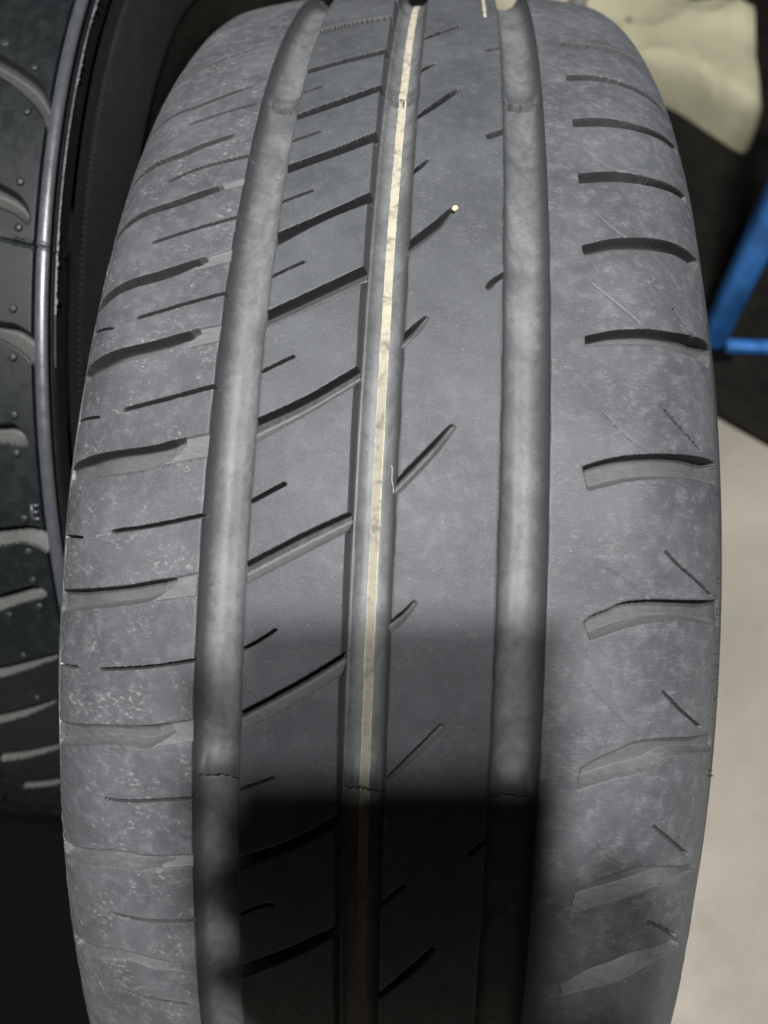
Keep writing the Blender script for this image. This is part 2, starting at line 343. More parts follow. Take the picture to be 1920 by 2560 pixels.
NEAR_POLY=[[[[-38.49,73.89],[-26.49,68.8],[-17.27,63.21],[-8.47,55.71],[-3.04,45.23]],[[-36.41,63.75],[-24.41,57.42],[-13.9,49.5],[-6.37,41.37],[-2.81,32.91]]],[[[-30.08,15.37],[-18.08,10.28],[-10.9,5.93],[-6.96,0.6],[-5.94,-4.26]],[[-29.27,4.46],[-17.27,0.96],[-11.68,-1.37],[-7.38,-4.9],[-6.42,-5.14]]],[[[-27.45,-42.93],[-15.45,-43.91],[-10.04,-44.54],[-5.18,-47.12],[-1.95,-50.05]],[[-27.47,-45.54],[-15.47,-49.98],[-10.08,-52.83],[-4.73,-57.35],[-1.87,-63.37]]],[[[-28.69,-84.0],[-16.69,-83.19],[-12.54,-82.79],[-8.84,-85.25],[-6.38,-89.76]],[[-29.18,-88.95],[-17.18,-90.05],[-11.7,-90.77],[-8.15,-91.39],[-6.6,-90.92]]],[[[-32.99,-126.84],[-20.99,-125.74],[-12.28,-124.6],[-6.08,-125.11],[-2.32,-126.93]],[[-34.09,-134.78],[-22.09,-133.38],[-13.24,-131.91],[-7.66,-133.09],[-1.97,-137.87]]],[[[-37.96,-159.04],[-25.96,-156.3],[-13.41,-152.21],[-8.76,-152.48],[-6.55,-155.25]],[[-39.49,-167.59],[-27.49,-164.21],[-16.17,-159.65],[-8.35,-157.22],[-6.67,-155.96]]],[[[-46.44,-197.66],[-34.44,-195.02],[-21.75,-191.03],[-7.68,-186.69]],[[-48.13,-205.01],[-36.13,-201.65],[-22.98,-196.39],[-8.19,-189.29]]],[[[-54.97,-229.22],[-42.97,-226.12],[-27.79,-220.51],[-14.56,-214.7]],[[-57.27,-237.56],[-45.27,-233.7],[-29.37,-226.39],[-15.15,-217.17]]],[[[-54.97,-260.22],[-42.97,-257.12],[-27.79,-251.51],[-14.56,-245.7]],[[-57.27,-268.56],[-45.27,-264.7],[-29.37,-257.39],[-15.15,-248.17]]],[[[-54.97,-293.22],[-42.97,-290.12],[-27.79,-284.51],[-14.56,-278.7]],[[-57.27,-301.56],[-45.27,-297.7],[-29.37,-290.39],[-15.15,-281.17]]]]
NEAR_NUBS=[[-11.57,62.18],[-11.17,41.61],[-10.36,11.28],[-9.84,-6.71],[-10.56,-38.34],[-10.62,-57.0],[-10.84,-79.39],[-11.08,-94.42],[-10.8,-121.18],[-10.79,-135.73],[-11.17,-149.01],[-10.62,-161.44],[-23.92,-166.31],[-22.55,-187.82],[-22.8,-214.01],[-25.56,74.47]]
# ------------------------------------------------------------------ worn tyre: cross-section
R0 = 0.31
ELEV = math.atan2(0.1208, 0.0581)          # the part of the tread that faces the phone, above the horizon
RC, W0 = 0.38022, -0.00233                 # crown radius and centre line
SH_R = (0.05961, 0.03599, 1.18587)         # shoulder arc: start, radius, end angle
SH_L = (-0.07657, 0.02792, 1.09882)


def half_profile(sg, wa, rho, ang, length):
    ws = np.linspace(W0, wa, 400); rs = R0 - (ws - W0) ** 2 / (2 * RC)
    a0 = math.atan(abs(wa - W0) / RC); aa = np.linspace(a0, ang, 400)[1:]
    wx = wa + sg * rho * (np.sin(aa) - math.sin(a0)); rx = rs[-1] - rho * (math.cos(a0) - np.cos(aa))
    l = np.linspace(0, length, 100)[1:]
    return (np.concatenate([ws, wx, wx[-1] + sg * l * math.cos(ang)]),
            np.concatenate([rs, rx, rx[-1] - l * math.sin(ang)]))


_wr, _rr = half_profile(1, *SH_R, 0.02)
_wl, _rl = half_profile(-1, *SH_L, 0.02)
PW = np.concatenate([_wl[::-1], _wr[1:]]); PR = np.concatenate([_rl[::-1], _rr[1:]])
PU = np.concatenate([[0], np.cumsum(np.hypot(np.diff(PW), np.diff(PR)))]) * 1000
PU -= PU[len(_wl) - 1]
PNW = -np.gradient(PR, PU); PNR = np.gradient(PW, PU)
_l = np.hypot(PNW, PNR); PNW /= _l; PNR /= _l


def wheel_point(w, r, t):
    """axis along X; t = 0 faces the phone, t grows towards the top of the photograph"""
    y = r * np.sin(t); z = r * np.cos(t)
    se, ce = math.sin(ELEV), math.cos(ELEV)
    return np.stack([w + 0 * t, y * se - z * ce, y * ce + z * se], -1)


GROOVES = ((-49.69, -36.97), (-10.89, 0.75), (26.66, 39.37))
SEAM_A, SEAM_B = 158.97, -57.45
CHAMFER_ROWS = [245, 214.4, 181.8, 157.5, 131.5, 105.8, 78.5, 48.1, 9.3, -26.9, -66.2, -96.3, -135, -172]


def seg_dist(U, A, pts):
    d = np.full(U.shape, 1e9)
    for (x0, y0), (x1, y1) in zip(pts[:-1], pts[1:]):
        dx, dy = x1 - x0, y1 - y0
        t = np.clip(((U - x0) * dx + (A - y0) * dy) / (dx * dx + dy * dy + 1e-12), 0, 1)
        d = np.minimum(d, np.hypot(U - x0 - t * dx, A - y0 - t * dy))
    return d


def resample(pts, step=1.2):
    """rounded version of a traced polyline"""
    p = np.array(pts, float)
    if len(p) < 3: return p
    s = np.concatenate([[0], np.cumsum(np.hypot(*np.diff(p, axis=0).T))])
    if s[-1] < 1e-6: return p
    q = np.linspace(0, s[-1], max(4, int(s[-1] / step)))
    out = []
    for v in q:                             # Catmull-Rom
        i = min(np.searchsorted(s, v, 'right') - 1, len(p) - 2)
        t = (v - s[i]) / max(s[i + 1] - s[i], 1e-9)
        p0, p1, p2, p3 = p[max(i - 1, 0)], p[i], p[i + 1], p[min(i + 2, len(p) - 1)]
        out.append(0.5 * ((2 * p1) + (p2 - p0) * t + (2 * p0 - 5 * p1 + 4 * p2 - p3) * t * t
                          + (3 * p1 - p0 - 3 * p2 + p3) * t ** 3))
    return np.array(out)


def poly_sd(U, A, upper, lower):
    """signed distance, positive inside the outline"""
    pts = np.concatenate([resample(upper), resample(lower)[::-1]])
    ring = np.concatenate([pts, pts[:1]])
    d = seg_dist(U, A, ring)
    inside = np.zeros(U.shape, bool)
    for (x0, y0), (x1, y1) in zip(ring[:-1], ring[1:]):
        if y0 == y1: continue
        c = ((y0 > A) != (y1 > A)) & (U < (x1 - x0) * (A - y0) / (y1 - y0) + x0)
        inside ^= c
    return np.where(inside, d, -d)


def window(us, rows, pts, pad):
    p = np.array(pts)
    i0, i1 = np.searchsorted(rows, [p[:, 1].min() - pad, p[:, 1].max() + pad])
    j0, j1 = np.searchsorted(us, [p[:, 0].min() - pad, p[:, 0].max() + pad])
    return slice(i0, i1), slice(j0, j1)


def groove_depth(U, A):
    D = np.zeros(U.shape)
    wob = (value_noise(A * 0.25, U * 0 + 3, 11) - 0.5) * 0.35
    for k, (gl, gr) in enumerate(GROOVES):
        wl, wr, dep = ((5.6, 5.0, 6.4), (4.2, 4.6, 6.2), (5.0, 6.2, 6.2))[k]
        t = np.minimum((U - gl + wob * 0.4) / wl, (gr - U + wob * 0.4) / wr)
        d = dep * quarter(t)
        mid = np.clip(np.minimum(U - gl - 0.5, gr - U - 0.5) / 1.6, 0, 1)
        d = d + mid * 0.25 * (value_noise(A * 0.11, U * 0.12 + 9 * k, 21 + k) - 0.5)
        for s in (SEAM_A, SEAM_B):           # flash left by the joint of the mould segments
            rag = 0.35 + 1.1 * value_noise(U * 1.3, A * 0 + s, 31 + k)
            bulge = (value_noise(U * 1.3, A * 0 + s, 31 + k) - 0.5) * 0.8
            off_ = A - s + bulge * 1.5 + 0.35 * (value_noise(U * 3.1, A * 0 + s, 37 + k) - 0.5)
            d = d - mid * 1.7 * smooth01(off_ / 0.30 + 0.5) * smooth01((s + 10 - A) / 8.0)
            d = d + mid * 1.6 * smooth01(1.5 - np.abs(off_ + 0.45) / 0.35)
        D = np.maximum(D, d)
    # sloping lip on the left side of the middle groove
    gl = GROOVES[1][0]
    rows = A[:, 0] if A.ndim == 2 else A
    lip = np.zeros(len(rows))
    for hi, lo in zip(CHAMFER_ROWS[:-1], CHAMFER_ROWS[1:]):
        m = (rows <= hi) & (rows > lo)
        lip[m] = 0.95 * (1 - 0.65 * (hi - rows[m]) / (hi - lo))
    L = lip[:, None]
    s = np.where(U < gl + 1.0, np.clip((U - gl + L) / (L + 0.45), 0, 1), 0)
    D = np.maximum(D, 4.4 * s ** 0.85 * (L > 0.05))
    return D, L


def tread_depth(us, rows):
    A, U = np.meshgrid(rows, us, indexing='ij')
    D, L = groove_depth(U, A)
    G = D.copy()
    SLOT_LIGHT = np.full(U.shape, 0.35)
    def into_groove(L, kind):                # run the outline on into the long groove it opens to
        L = [tuple(q) for q in L]
        def ext(p, q, u):
            return (u, p[1] + (q[1] - p[1]) / (q[0] - p[0] + 1e-9) * (u - p[0]))
        if kind == 'A':
            L = [ext(L[0], L[1], -39.4)] + L[1:-1] + [ext(L[-1], L[-2], -9.0)]
        elif kind == 'C':
            L = [ext(L[0], L[1], -1.2)] + L[1:]
        return L
    for kind, up, lo in FEAT_POLY:
        up, lo = into_groove(up, kind), into_groove(lo, kind)
        if kind == 'R':
            pad = 3
        else:
            pad = 2
        si, sj = window(us, rows, up + lo, pad)
        if si.start >= si.stop or sj.start >= sj.stop: continue
        u, a = U[si, sj], A[si, sj]
        s = poly_sd(u, a, up, lo)
        s = s + (value_noise(u * 0.9, a * 0.9, 41) - 0.5) * 0.08
        s_low = seg_dist(u, a, resample(lo))
        s_up = seg_dist(u, a, resample(up))
        wid = np.median(s_low + s_up, where=None) if False else s_low + s_up
        dep, wall = {'A': (3.9, 0.5), 'C': (3.4, 0.5), 'E': (4.3, 0.6), 'G': (4.4, 0.5), 'R': (0.60, 0.7)}[kind]
        if kind == 'E':
            dep = dep * (0.45 + 0.55 * smooth01((-54.5 - u) / 7.0))
        if kind == 'C':
            dep = dep * (0.35 + 0.65 * smooth01((max(p[0] for p in up) + 0.6 - u) / 5.0))
        if kind in 'EG':                     # slots run out over the rounded shoulder
            dep = dep * (1 - 0.75 * smooth01((np.abs(u) - 88) / 16.0))
        d = dep * quarter(s / wall)
        if kind != 'R':                      # the lower flank leans back, the upper one is sheer
            d = np.minimum(d, dep * np.clip(s_low / ({'A': 0.5, 'C': 0.5, 'E': 0.26, 'G': 0.24}[kind] * wid + 0.05), 0, 1) ** 0.8 + 0.35 * quarter(s / 0.4))
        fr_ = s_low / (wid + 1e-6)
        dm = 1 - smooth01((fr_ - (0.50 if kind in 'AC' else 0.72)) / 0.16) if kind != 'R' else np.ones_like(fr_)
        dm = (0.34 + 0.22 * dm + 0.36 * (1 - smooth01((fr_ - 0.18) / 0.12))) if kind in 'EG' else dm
        SLOT_LIGHT[si, sj] = np.where((s > -0.2), dm, SLOT_LIGHT[si, sj])  # lit lower flank and shaded upper wall painted into the slot colour
        d = np.maximum(d, 0.10 * smooth01((s + 0.55) / 0.55))
        if kind == 'R':
            d = d + 0.0
        D[si, sj] = np.maximum(D[si, sj], d)
    for kind, hw, pts in FEAT_LINE:
        si, sj = window(us, rows, pts, 2)
        if si.start >= si.stop or sj.start >= sj.stop: continue
        u, a = U[si, sj], A[si, sj]
        d = seg_dist(u, a, resample(pts)) + (value_noise(u * 1.1, a * 1.1, 51) - 0.5) * 0.16
        if kind == 'W':
            v = 0.22 * smooth01(1 - d / 0.55) - 0.10 * smooth01(1 - np.abs(d - 0.75) / 0.4)
            D[si, sj] = np.maximum(D[si, sj], v) if False else D[si, sj] + v * (D[si, sj] < 0.3)
        else:
            w = max(hw, 0.42 if kind == 'H' else 0.36)
            dep = {'B': 3.6, 'D': 3.2, 'F': 3.0, 'H': 1.8}[kind]
            D[si, sj] = np.maximum(D[si, sj], dep * quarter((w - d) / w))
    # gentle unevenness of wear on the running surface
    wear = (value_noise(U * 0.06, A * 0.05, 61) - 0.5) * 0.22 + (value_noise(U * 0.3, A * 0.3, 62) - 0.5) * 0.05
    # heel-and-toe rounding of the tread edges beside the grooves
    for gl, gr in GROOVES:
        e = np.minimum(np.abs(U - gl), np.abs(U - gr))
        D = np.maximum(D, 0.16 * smooth01(1 - e / 0.7) * (G < 0.2))
    # feathered outer edges of the shoulders
    e = smooth01((np.abs(U) - 84) / 6) * (1 - smooth01((np.abs(U) - 104) / 6))
    D = D + e * (value_noise(A * 0.8, U * 0.35, 63) - 0.5) * 0.30
    return U, A, D + wear * (D < 0.4), G, L, SLOT_LIGHT


def out_of_round(rows):
    return 0.0014 * smooth01((rows - 205) / 70) * smooth01((500 - rows) / 150)


def surface(us, rows, D):
    w = np.interp(us, PU, PW); r = np.interp(us, PU, PR)
    nw = np.interp(us, PU, PNW); nr = np.interp(us, PU, PNR)
    d = D / 1000
    return wheel_point(w[None] - d * nw[None], r[None] - d * nr[None] + out_of_round(rows)[:, None], (rows / 310.0)[:, None])


def normals_of(P):
    n = np.cross(np.gradient(P, axis=1), np.gradient(P, axis=0))
    n /= np.linalg.norm(n, axis=-1, keepdims=True) + 1e-20
    return n


def make_columns():
    edges = [-120.0, -104.0, -86.0, 68.0, 90.0, 119.0]
    steps = [1.0, 0.7, 0.36, 0.30, 0.9]
    us = []
    for a, b, s in zip(edges[:-1], edges[1:], steps):
        us.append(np.arange(a, b, s))
    us.append([119.0])
    for gl, gr in GROOVES:
        for e, s in ((gl, 1), (gr, -1)):
            us.append(e + s * np.array([-1.3, -0.9, -0.55, -0.3, -0.12, 0, 0.08, 0.2, 0.45, 0.75]))
    us = np.unique(np.round(np.concatenate(us), 2))
    return us[np.concatenate([[True], np.diff(us) > 0.045])]


def components(C):
    """4-connected labels of equal cells, by runs and union-find"""
    nr, nc = C.shape
    parent = []

    def find(x):
        while parent[x] != x:
            parent[x] = parent[parent[x]]; x = parent[x]
        return x
    lab = np.zeros((nr, nc), np.int32)
    prev = []
    for i in range(nr):
        row = C[i]
        cut = np.concatenate([[0], np.nonzero(np.diff(row))[0] + 1, [nc]])
        cur = []
        for s, e in zip(cut[:-1], cut[1:]):
            idx = len(parent); parent.append(idx)
            for ps, pe, pi, pc in prev:
                if pc == row[s] and ps < e and pe > s:
                    a, b = find(pi), find(idx)
                    if a != b: parent[max(a, b)] = min(a, b)
            cur.append((s, e, idx, row[s]))
            lab[i, s:e] = idx
        prev = cur
    root = np.array([find(x) for x in range(len(parent))])
    return root[lab]


used = empty('worn_tyre', (0, 0, 0))
tag(used, 'worn grey car tyre standing upright, three long grooves, cream line in the middle one', 'tyre', 'car tyres standing on the floor')
CEN = np.array([0, 0, R0])

US = make_columns()
ROWS = np.concatenate([np.arange(-172, -142, 0.7), np.arange(-142, 125, 0.21), np.arange(125, 150, 0.33), np.arange(150, 172, 0.24), np.arange(172, 200, 0.36), np.arange(200, 302, 0.7)])
UU, AA, DD, GG, LL, DT = tread_depth(US, ROWS)
PP = surface(US, ROWS, DD) + CEN
NN = normals_of(PP)
if (NN[len(ROWS) // 2, len(US) // 2] * (PP[len(ROWS) // 2, len(US) // 2] - CEN)).sum() < 0: NN = -NN
nR, nC = UU.shape
dc = 0.25 * (DD[:-1, :-1] + DD[1:, :-1] + DD[:-1, 1:] + DD[1:, 1:])
uc = 0.5 * (US[:-1] + US[1:])[None, :] + 0 * dc
lc = 0.5 * (LL[:-1] + LL[1:])
CLS = np.where(dc > 0.42, 4, 0)
for k, (gl, gr) in enumerate(GROOVES):
    CLS = np.where((uc > gl) & (uc < gr), k + 1, CLS)
CLS = np.where((uc > GROOVES[1][0] - lc) & (uc <= GROOVES[1][0]) & (dc > 0.42) & (lc > 0.05), 2, CLS)
gdiff = DD - GG
gd = 0.25 * (gdiff[:-1, :-1] + gdiff[1:, :-1] + gdiff[:-1, 1:] + gdiff[1:, 1:])
CLS = np.where((CLS > 0) & (CLS < 4) & (gd > 0.3), 4, CLS)
# shoulders keep their outermost band whole
CLS = np.where((np.abs(uc) > 112), 0, CLS)
LAB = components(CLS)
# crumbs of a few cells join their surroundings
ids, cnt = np.unique(LAB, return_counts=True)
VFLAT = PP.reshape(-1, 3); NFLAT = NN.reshape(-1, 3)
SFLAT = np.stack([UU, AA, DD], -1).reshape(-1, 3)
FALL = grid_faces(nR, nC)
labf = LAB.ravel(); clsf = CLS.ravel(); ucf = uc.ravel()


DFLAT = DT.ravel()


def cut_part(name, mask, mat, parent):
    F = FALL[mask]
    ids_, inv = np.unique(F, return_inverse=True)
    me = mesh_np(name, VFLAT[ids_], inv.reshape(-1, 4), NFLAT[ids_], SFLAT[ids_], slot_light=DFLAT[ids_])
    return link(name, me, mat, parent)


small = set(ids[cnt < 130].tolist())
issmall = np.isin(labf, np.array(sorted(small) or [-1]))
groove_objs = []
for k in range(3):
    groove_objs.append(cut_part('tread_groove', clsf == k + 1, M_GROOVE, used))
order = np.argsort(labf, kind='stable')
bounds = np.nonzero(np.diff(labf[order]))[0] + 1
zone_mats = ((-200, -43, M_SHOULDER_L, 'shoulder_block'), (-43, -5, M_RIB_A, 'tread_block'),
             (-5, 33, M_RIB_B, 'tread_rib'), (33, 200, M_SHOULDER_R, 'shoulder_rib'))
for grp in np.split(order, bounds):
    cl = clsf[grp[0]]
    if cl in (1, 2, 3): continue
    mask = grp
    if len(grp) < 130: continue
    mu = ucf[grp].mean()
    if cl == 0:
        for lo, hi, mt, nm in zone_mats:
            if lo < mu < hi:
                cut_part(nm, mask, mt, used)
    else:
        thin = len(grp) < 2400 and not (-12 > mu > -40 and len(grp) > 1500)
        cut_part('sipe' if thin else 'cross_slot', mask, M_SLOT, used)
crumb = issmall & ((clsf == 0) | (clsf == 4))
if crumb.any():
    for lo, hi, mt, nm in zone_mats:
        m = crumb & (ucf > lo) & (ucf <= hi)
        if m.any():
            tag(cut_part('rubber_crumb', m, mt, used), kind='stuff')

# far side of the ring, coarser, with the three grooves running on
us2 = np.unique(np.concatenate([np.linspace(-120, 119, 60), *[np.array([gl, gl + .3, gl + 1.5, (gl + gr) / 2, gr - 1.5, gr - .3, gr]) for gl, gr in GROOVES]]))
rows2 = np.linspace(302 - 0.7, 2 * math.pi * 310 - 172, 260)
A2, U2 = np.meshgrid(rows2, us2, indexing='ij')
D2, _ = groove_depth(U2, A2)
for r0 in np.arange(330, 1770, 31.0):
    for lo_u, hi_u, sl in ((-110, -52, 0.2), (48, 108, 0.15)):
        D2 = np.maximum(D2, 3.5 * smooth01(1 - np.abs(A2 - r0 - sl * (U2 - lo_u)) / 3.4) * (U2 > lo_u) * (U2 < hi_u))
P2 = surface(us2, rows2, D2) + CEN
P2[..., 2] = np.maximum(P2[..., 2], 0.0005)
S2 = np.stack([U2, A2, D2], -1).reshape(-1, 3)
link('tread_band', mesh_np('tread_band', P2.reshape(-1, 3), grid_faces(*U2.shape), None, S2), M_SHOULDER_R, used)


def lathe_ring(name, prof, centre, mat, parent, seg=220, flip=False):
    pr = np.array(prof)
    t = np.linspace(0, 2 * math.pi, seg, endpoint=False)
    P = wheel_point(pr[None, :, 0], pr[None, :, 1], t[:, None]) + centre
    F = grid_faces(seg, len(pr), wrap=True)
    if flip: F = F[:, ::-1]
    s = np.stack([np.broadcast_to(np.arange(len(pr)) * 3.0, (seg, len(pr))), np.broadcast_to((t * 310)[:, None], (seg, len(pr))), np.zeros((seg, len(pr)))], -1)
    P[..., 2] = np.maximum(P[..., 2], 0.0005)
    return link(name, mesh_np(name, P.reshape(-1, 3), F, None, s.reshape(-1, 3)), mat, parent)


def bulge(w0, r0, w1, r1, w2, r2, n=14):
    t = np.linspace(0, 1, n)
    return [((1 - q) ** 2 * w0 + 2 * q * (1 - q) * w1 + q * q * w2, (1 - q) ** 2 * r0 + 2 * q * (1 - q) * r1 + q * q * r2) for q in t]


wl, rl = float(np.interp(-120, PU, PW)), float(np.interp(-120, PU, PR))
wr, rr = float(np.interp(119, PU, PW)), float(np.interp(119, PU, PR))
lathe_ring('sidewall', bulge(wl, rl, wl - 0.016, 0.235, wl + 0.012, 0.203), CEN, M_SIDE, used, flip=True)
lathe_ring('sidewall', bulge(wr, rr, wr + 0.016, 0.235, wr - 0.012, 0.203), CEN, M_SIDE, used)
lathe_ring('inner_liner', [(wl + 0.012, 0.203), (wl + 0.022, 0.205), (wl + 0.012, 0.25), (wl + 0.03, 0.292), (0, 0.298), (wr - 0.03, 0.292), (wr - 0.012, 0.25), (wr - 0.022, 0.205), (wr - 0.012, 0.203)], CEN, M_SIDE, used)

# cream identification stripe painted along the floor of the middle groove
sa = np.arange(-170, 301, 0.6)
g0 = GROOVES[1]
cs = 0.5 * (g0[0] + g0[1]) + 0.25 + 0.06 * np.sin(sa * 0.05) + 0.12 * (value_noise(sa * 0.12, sa * 0, 71) - 0.5)
hl = 1.26 + 0.16 * (value_noise(sa * 0.5, sa * 0 + 5, 72) - 0.5) + 0.2 * np.exp(-((sa - 60) / 2.5) ** 2)
hr = 1.26 + 0.16 * (value_noise(sa * 0.5, sa * 0 + 9, 73) - 0.5)
fr = np.linspace(-1, 1, 7)
su = cs[:, None] + np.where(fr[None] < 0, fr[None] * hl[:, None], fr[None] * hr[:, None])
SA = np.repeat(sa[:, None], 7, 1)
ds, _ = groove_depth(su, SA)
ds = ds - 0.09 * (1 - 0.85 * (np.abs(fr[None]) > 0.95)) - 0.06 * (np.abs(np.abs(fr[None]) - 0.67) < 0.05)
w_ = np.interp(su, PU, PW); r_ = np.interp(su, PU, PR)
n1 = np.interp(su, PU, PNW); n2 = np.interp(su, PU, PNR)
sp = wheel_point(w_ - ds / 1000 * n1, r_ - ds / 1000 * n2 + out_of_round(SA), SA / 310) + CEN
st = link('painted_stripe', mesh_np('painted_stripe', sp.reshape(-1, 3), grid_faces(len(sa), 7), None, np.stack([su, SA, ds], -1).reshape(-1, 3)), M_STRIPE, groove_objs[1])


def on_tread(u, a, lift=0.0):
    """point and frame (across, along, out) on the worn tyre's running surface, mm"""
    def P(u, a, h):
        w = np.interp(u, PU, PW); r = np.interp(u, PU, PR)
        return wheel_point(w + h / 1000 * np.interp(u, PU, PNW), r + h / 1000 * np.interp(u, PU, PNR), np.array(a / 310.0)) + CEN
    p = P(u, a, lift)
    ex = P(u + .1, a, lift) - p; ey = P(u, a + .1, lift) - p
    ex /= np.linalg.norm(ex); ey /= np.linalg.norm(ey)
    return p, ex, ey, np.cross(ex, ey)


# small vent rings moulded on the groove floors
def ring_mark(u, a, rad, parent, mat, height):
    p, ex, ey, ez = on_tread(u, a, height)
    V = []; F = []
    n = 18; prof = [(0, 0.10), (rad * 0.55, 0.10), (rad * 0.72, -0.05), (rad * 0.86, 0.14), (rad, 0.12), (rad * 1.12, -0.25)]
    for i in range(n):
        t = 2 * math.pi * i / n
        for rr_, h in prof:
            V.append(p + (ex * math.cos(t) * rr_ + ey * math.sin(t) * rr_ + ez * h) / 1000)
    return link('vent_mark', mesh_np('vent_mark', np.array(V), grid_faces(n, len(prof), wrap=True), None, np.array([(u + v[0] * 0, a, 6.0) for v in V])), mat, parent)


for gi, (u, a) in zip((0, 1, 2, 2, 1), VENT_MARKS):
    if gi == 1: continue
    ring_mark(u, a, 1.0, groove_objs[gi], M_GROOVE, -6.05)

da = np.linspace(217, 262, 40)
dw = 0.55 + 0.25 * (value_noise(da * .3, da * 0, 75) - .5)
dw[0] *= .5
du = 21.9 - 0.010 * (da - 230)
g_ = np.stack([du - dw, du, du + dw], 1); GA = np.repeat(da[:, None], 3, 1)
ww_ = np.interp(g_, PU, PW); rr_ = np.interp(g_, PU, PR) + 0.00025 + out_of_round(GA)
dp = wheel_point(ww_, rr_, GA / 310) + CEN
link('paint_dash', mesh_np('paint_dash', dp.reshape(-1, 3), grid_faces(len(da), 3), None, np.stack([g_, GA, GA * 0], -1).reshape(-1, 3)), M_STRIPE, used)

# feathers of torn rubber along the right shoulder edge
V = []; F = []
for k in range(26):
    a = rng.uniform(-60, 40); u = rng.uniform(92, 104)
    p, ex, ey, ez = on_tread(u, a, 0.0)
    L_ = rng.uniform(0.5, 1.7); wd = rng.uniform(0.3, 0.8)
    b = len(V)
    tip = p + (ez * L_ + ex * rng.uniform(0, .6) + ey * rng.uniform(-.6, .6)) / 1000
    for q in range(3):
        t = 2 * math.pi * q / 3
        V.append(p + (ex * math.cos(t) * wd * .5 + ey * math.sin(t) * wd) / 1000 - ez * 0.0002)
    V.append(tip)
    F += [(b, b + 1, b + 3), (b + 1, b + 2, b + 3), (b + 2, b, b + 3)]
tag(link('rubber_feather', mesh_np('rubber_feather', np.array(V), np.array(F), None, np.array(V) * 1000), M_SIDE, used), kind='stuff')
# ------------------------------------------------------------------ black tyre behind it on the left
NC = np.array([0.0, 0.1457, 0.3029])             # its axle, world (x is carried by the profile)


def near_profile():
    w = np.linspace(-0.336, -0.141, 500); r = 0.3025 - (w + 0.236) ** 2 / 2.6
    a0 = 0.095 / 1.3; aa = np.linspace(a0, 1.45, 60)[1:]; rho = 0.006
    wx = w[-1] + rho * (np.sin(aa) - math.sin(a0)); rx = r[-1] - rho * (math.cos(a0) - np.cos(aa))
    n = len(w)
    w = np.concatenate([w, wx]); r = np.concatenate([r, rx])
    l = np.linspace(0, 0.085, 100)[1:]
    w = np.concatenate([w, wx[-1] + 0.009 * np.sin(l / 0.06 * 1.5)]); r = np.concatenate([r, rx[-1] - l])
    u = np.concatenate([[0], np.cumsum(np.hypot(np.diff(w), np.diff(r)))]) * 1000
    u -= u[n - 1]
    return u, w, r


QU, QW, QR = near_profile()
QNW = -np.gradient(QR, QU); QNR = np.gradient(QW, QU)
_l = np.hypot(QNW, QNR); QNW /= _l; QNR /= _l


def near_surface(us, rows, D, rows2d=None):
    w = np.interp(us, QU, QW); r = np.interp(us, QU, QR); nw = np.interp(us, QU, QNW); nr = np.interp(us, QU, QNR)
    t = (rows / 310.0)[:, None] if np.ndim(us) == 1 else rows / 310.0
    if np.ndim(us) == 1: w, r, nw, nr = w[None], r[None], nw[None], nr[None]
    return wheel_point(w - D / 1000 * nw, r - D / 1000 * nr, t) + NC


def dark_rubber(name, base, dusty, amt, rough, seed, spec=0.5, sheen=0.0):
    k = NT(name)
    v = k.vec('surf', (1, 0.8, 1))
    off = k.n('ShaderNodeVectorMath', operation='ADD'); off.inputs[1].default_value = (seed * 17.7, seed * 5.1, 0)
    k.l(v, off.inputs[0]); v = off.outputs[0]
    mid = k.noise(v, 0.16, 6, 0.68, 0.5); fine = k.noise(v, 1.6, 5, 0.7)
    c = k.mix(k.math('MULTIPLY', k.math('MULTIPLY', k.ramp(mid, 0.4, 0.72), k.ramp(fine, 0.35, 0.7)), amt), base, dusty)
    return k.out(c, k.ramp(mid, 0.3, 0.7, rough - 0.06, rough + 0.1), fine, 0.00006, spec)


N_TREAD = dark_rubber('new_rubber', (0.006, 0.0078, 0.0082), (0.018, 0.021, 0.022), 0.6, 0.45, 1, 0.3)
N_RIDGE = dark_rubber('new_rubber_ridge', (0.05, 0.052, 0.058), (0.09, 0.09, 0.095), 0.5, 0.30, 2, 0.8)
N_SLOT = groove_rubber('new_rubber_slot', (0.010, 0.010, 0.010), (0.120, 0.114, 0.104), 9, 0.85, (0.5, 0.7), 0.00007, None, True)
N_NUB = dark_rubber('new_rubber_nub', (0.015, 0.0165, 0.017), (0.03, 0.03, 0.03), 0.5, 0.5, 6, 0.4)
N_SIDE = dark_rubber('new_rubber_side', (0.008, 0.008, 0.008), (0.014, 0.014, 0.013), 0.5, 0.55, 4, 0.2)
N_RIBS = dark_rubber('new_rubber_ribs', (0.014, 0.015, 0.014), (0.024, 0.025, 0.023), 0.5, 0.5, 8, 0.25)
N_FLASH = dark_rubber('new_rubber_flash', (0.10, 0.105, 0.11), (0.3, 0.3, 0.3), 0.8, 0.45, 5, 0.6)

near = empty('new_tyre', (-0.236, 0.1457, 0))
tag(near, 'black unworn car tyre behind the grey one, with rubber nubs and shiny edge ridge', 'tyre', 'car tyres standing on the floor')


def near_link(name, V, F, mat, surf=None, N=None, parent=None, slot_light=None):
    V = V - np.array([-0.236, 0.1457, 0])
    return link(name, mesh_np(name, V, F, N, surf, slot_light=slot_light), mat, parent or near)


nus = np.unique(np.round(np.concatenate([np.arange(-60, -32, 1.1), np.arange(-32, -8, 0.42), np.arange(-8, 6, 0.22), np.arange(6, 12.01, 0.4)]), 2))
nrows = np.concatenate([np.arange(-330, -262, 0.9), np.arange(-262, 140, 0.42), np.arange(140, 255, 1.2)])
NA, NU = np.meshgrid(nrows, nus, indexing='ij')
ND = np.zeros(NU.shape)
NSLOT_LIGHT = np.full(NU.shape, 0.5)
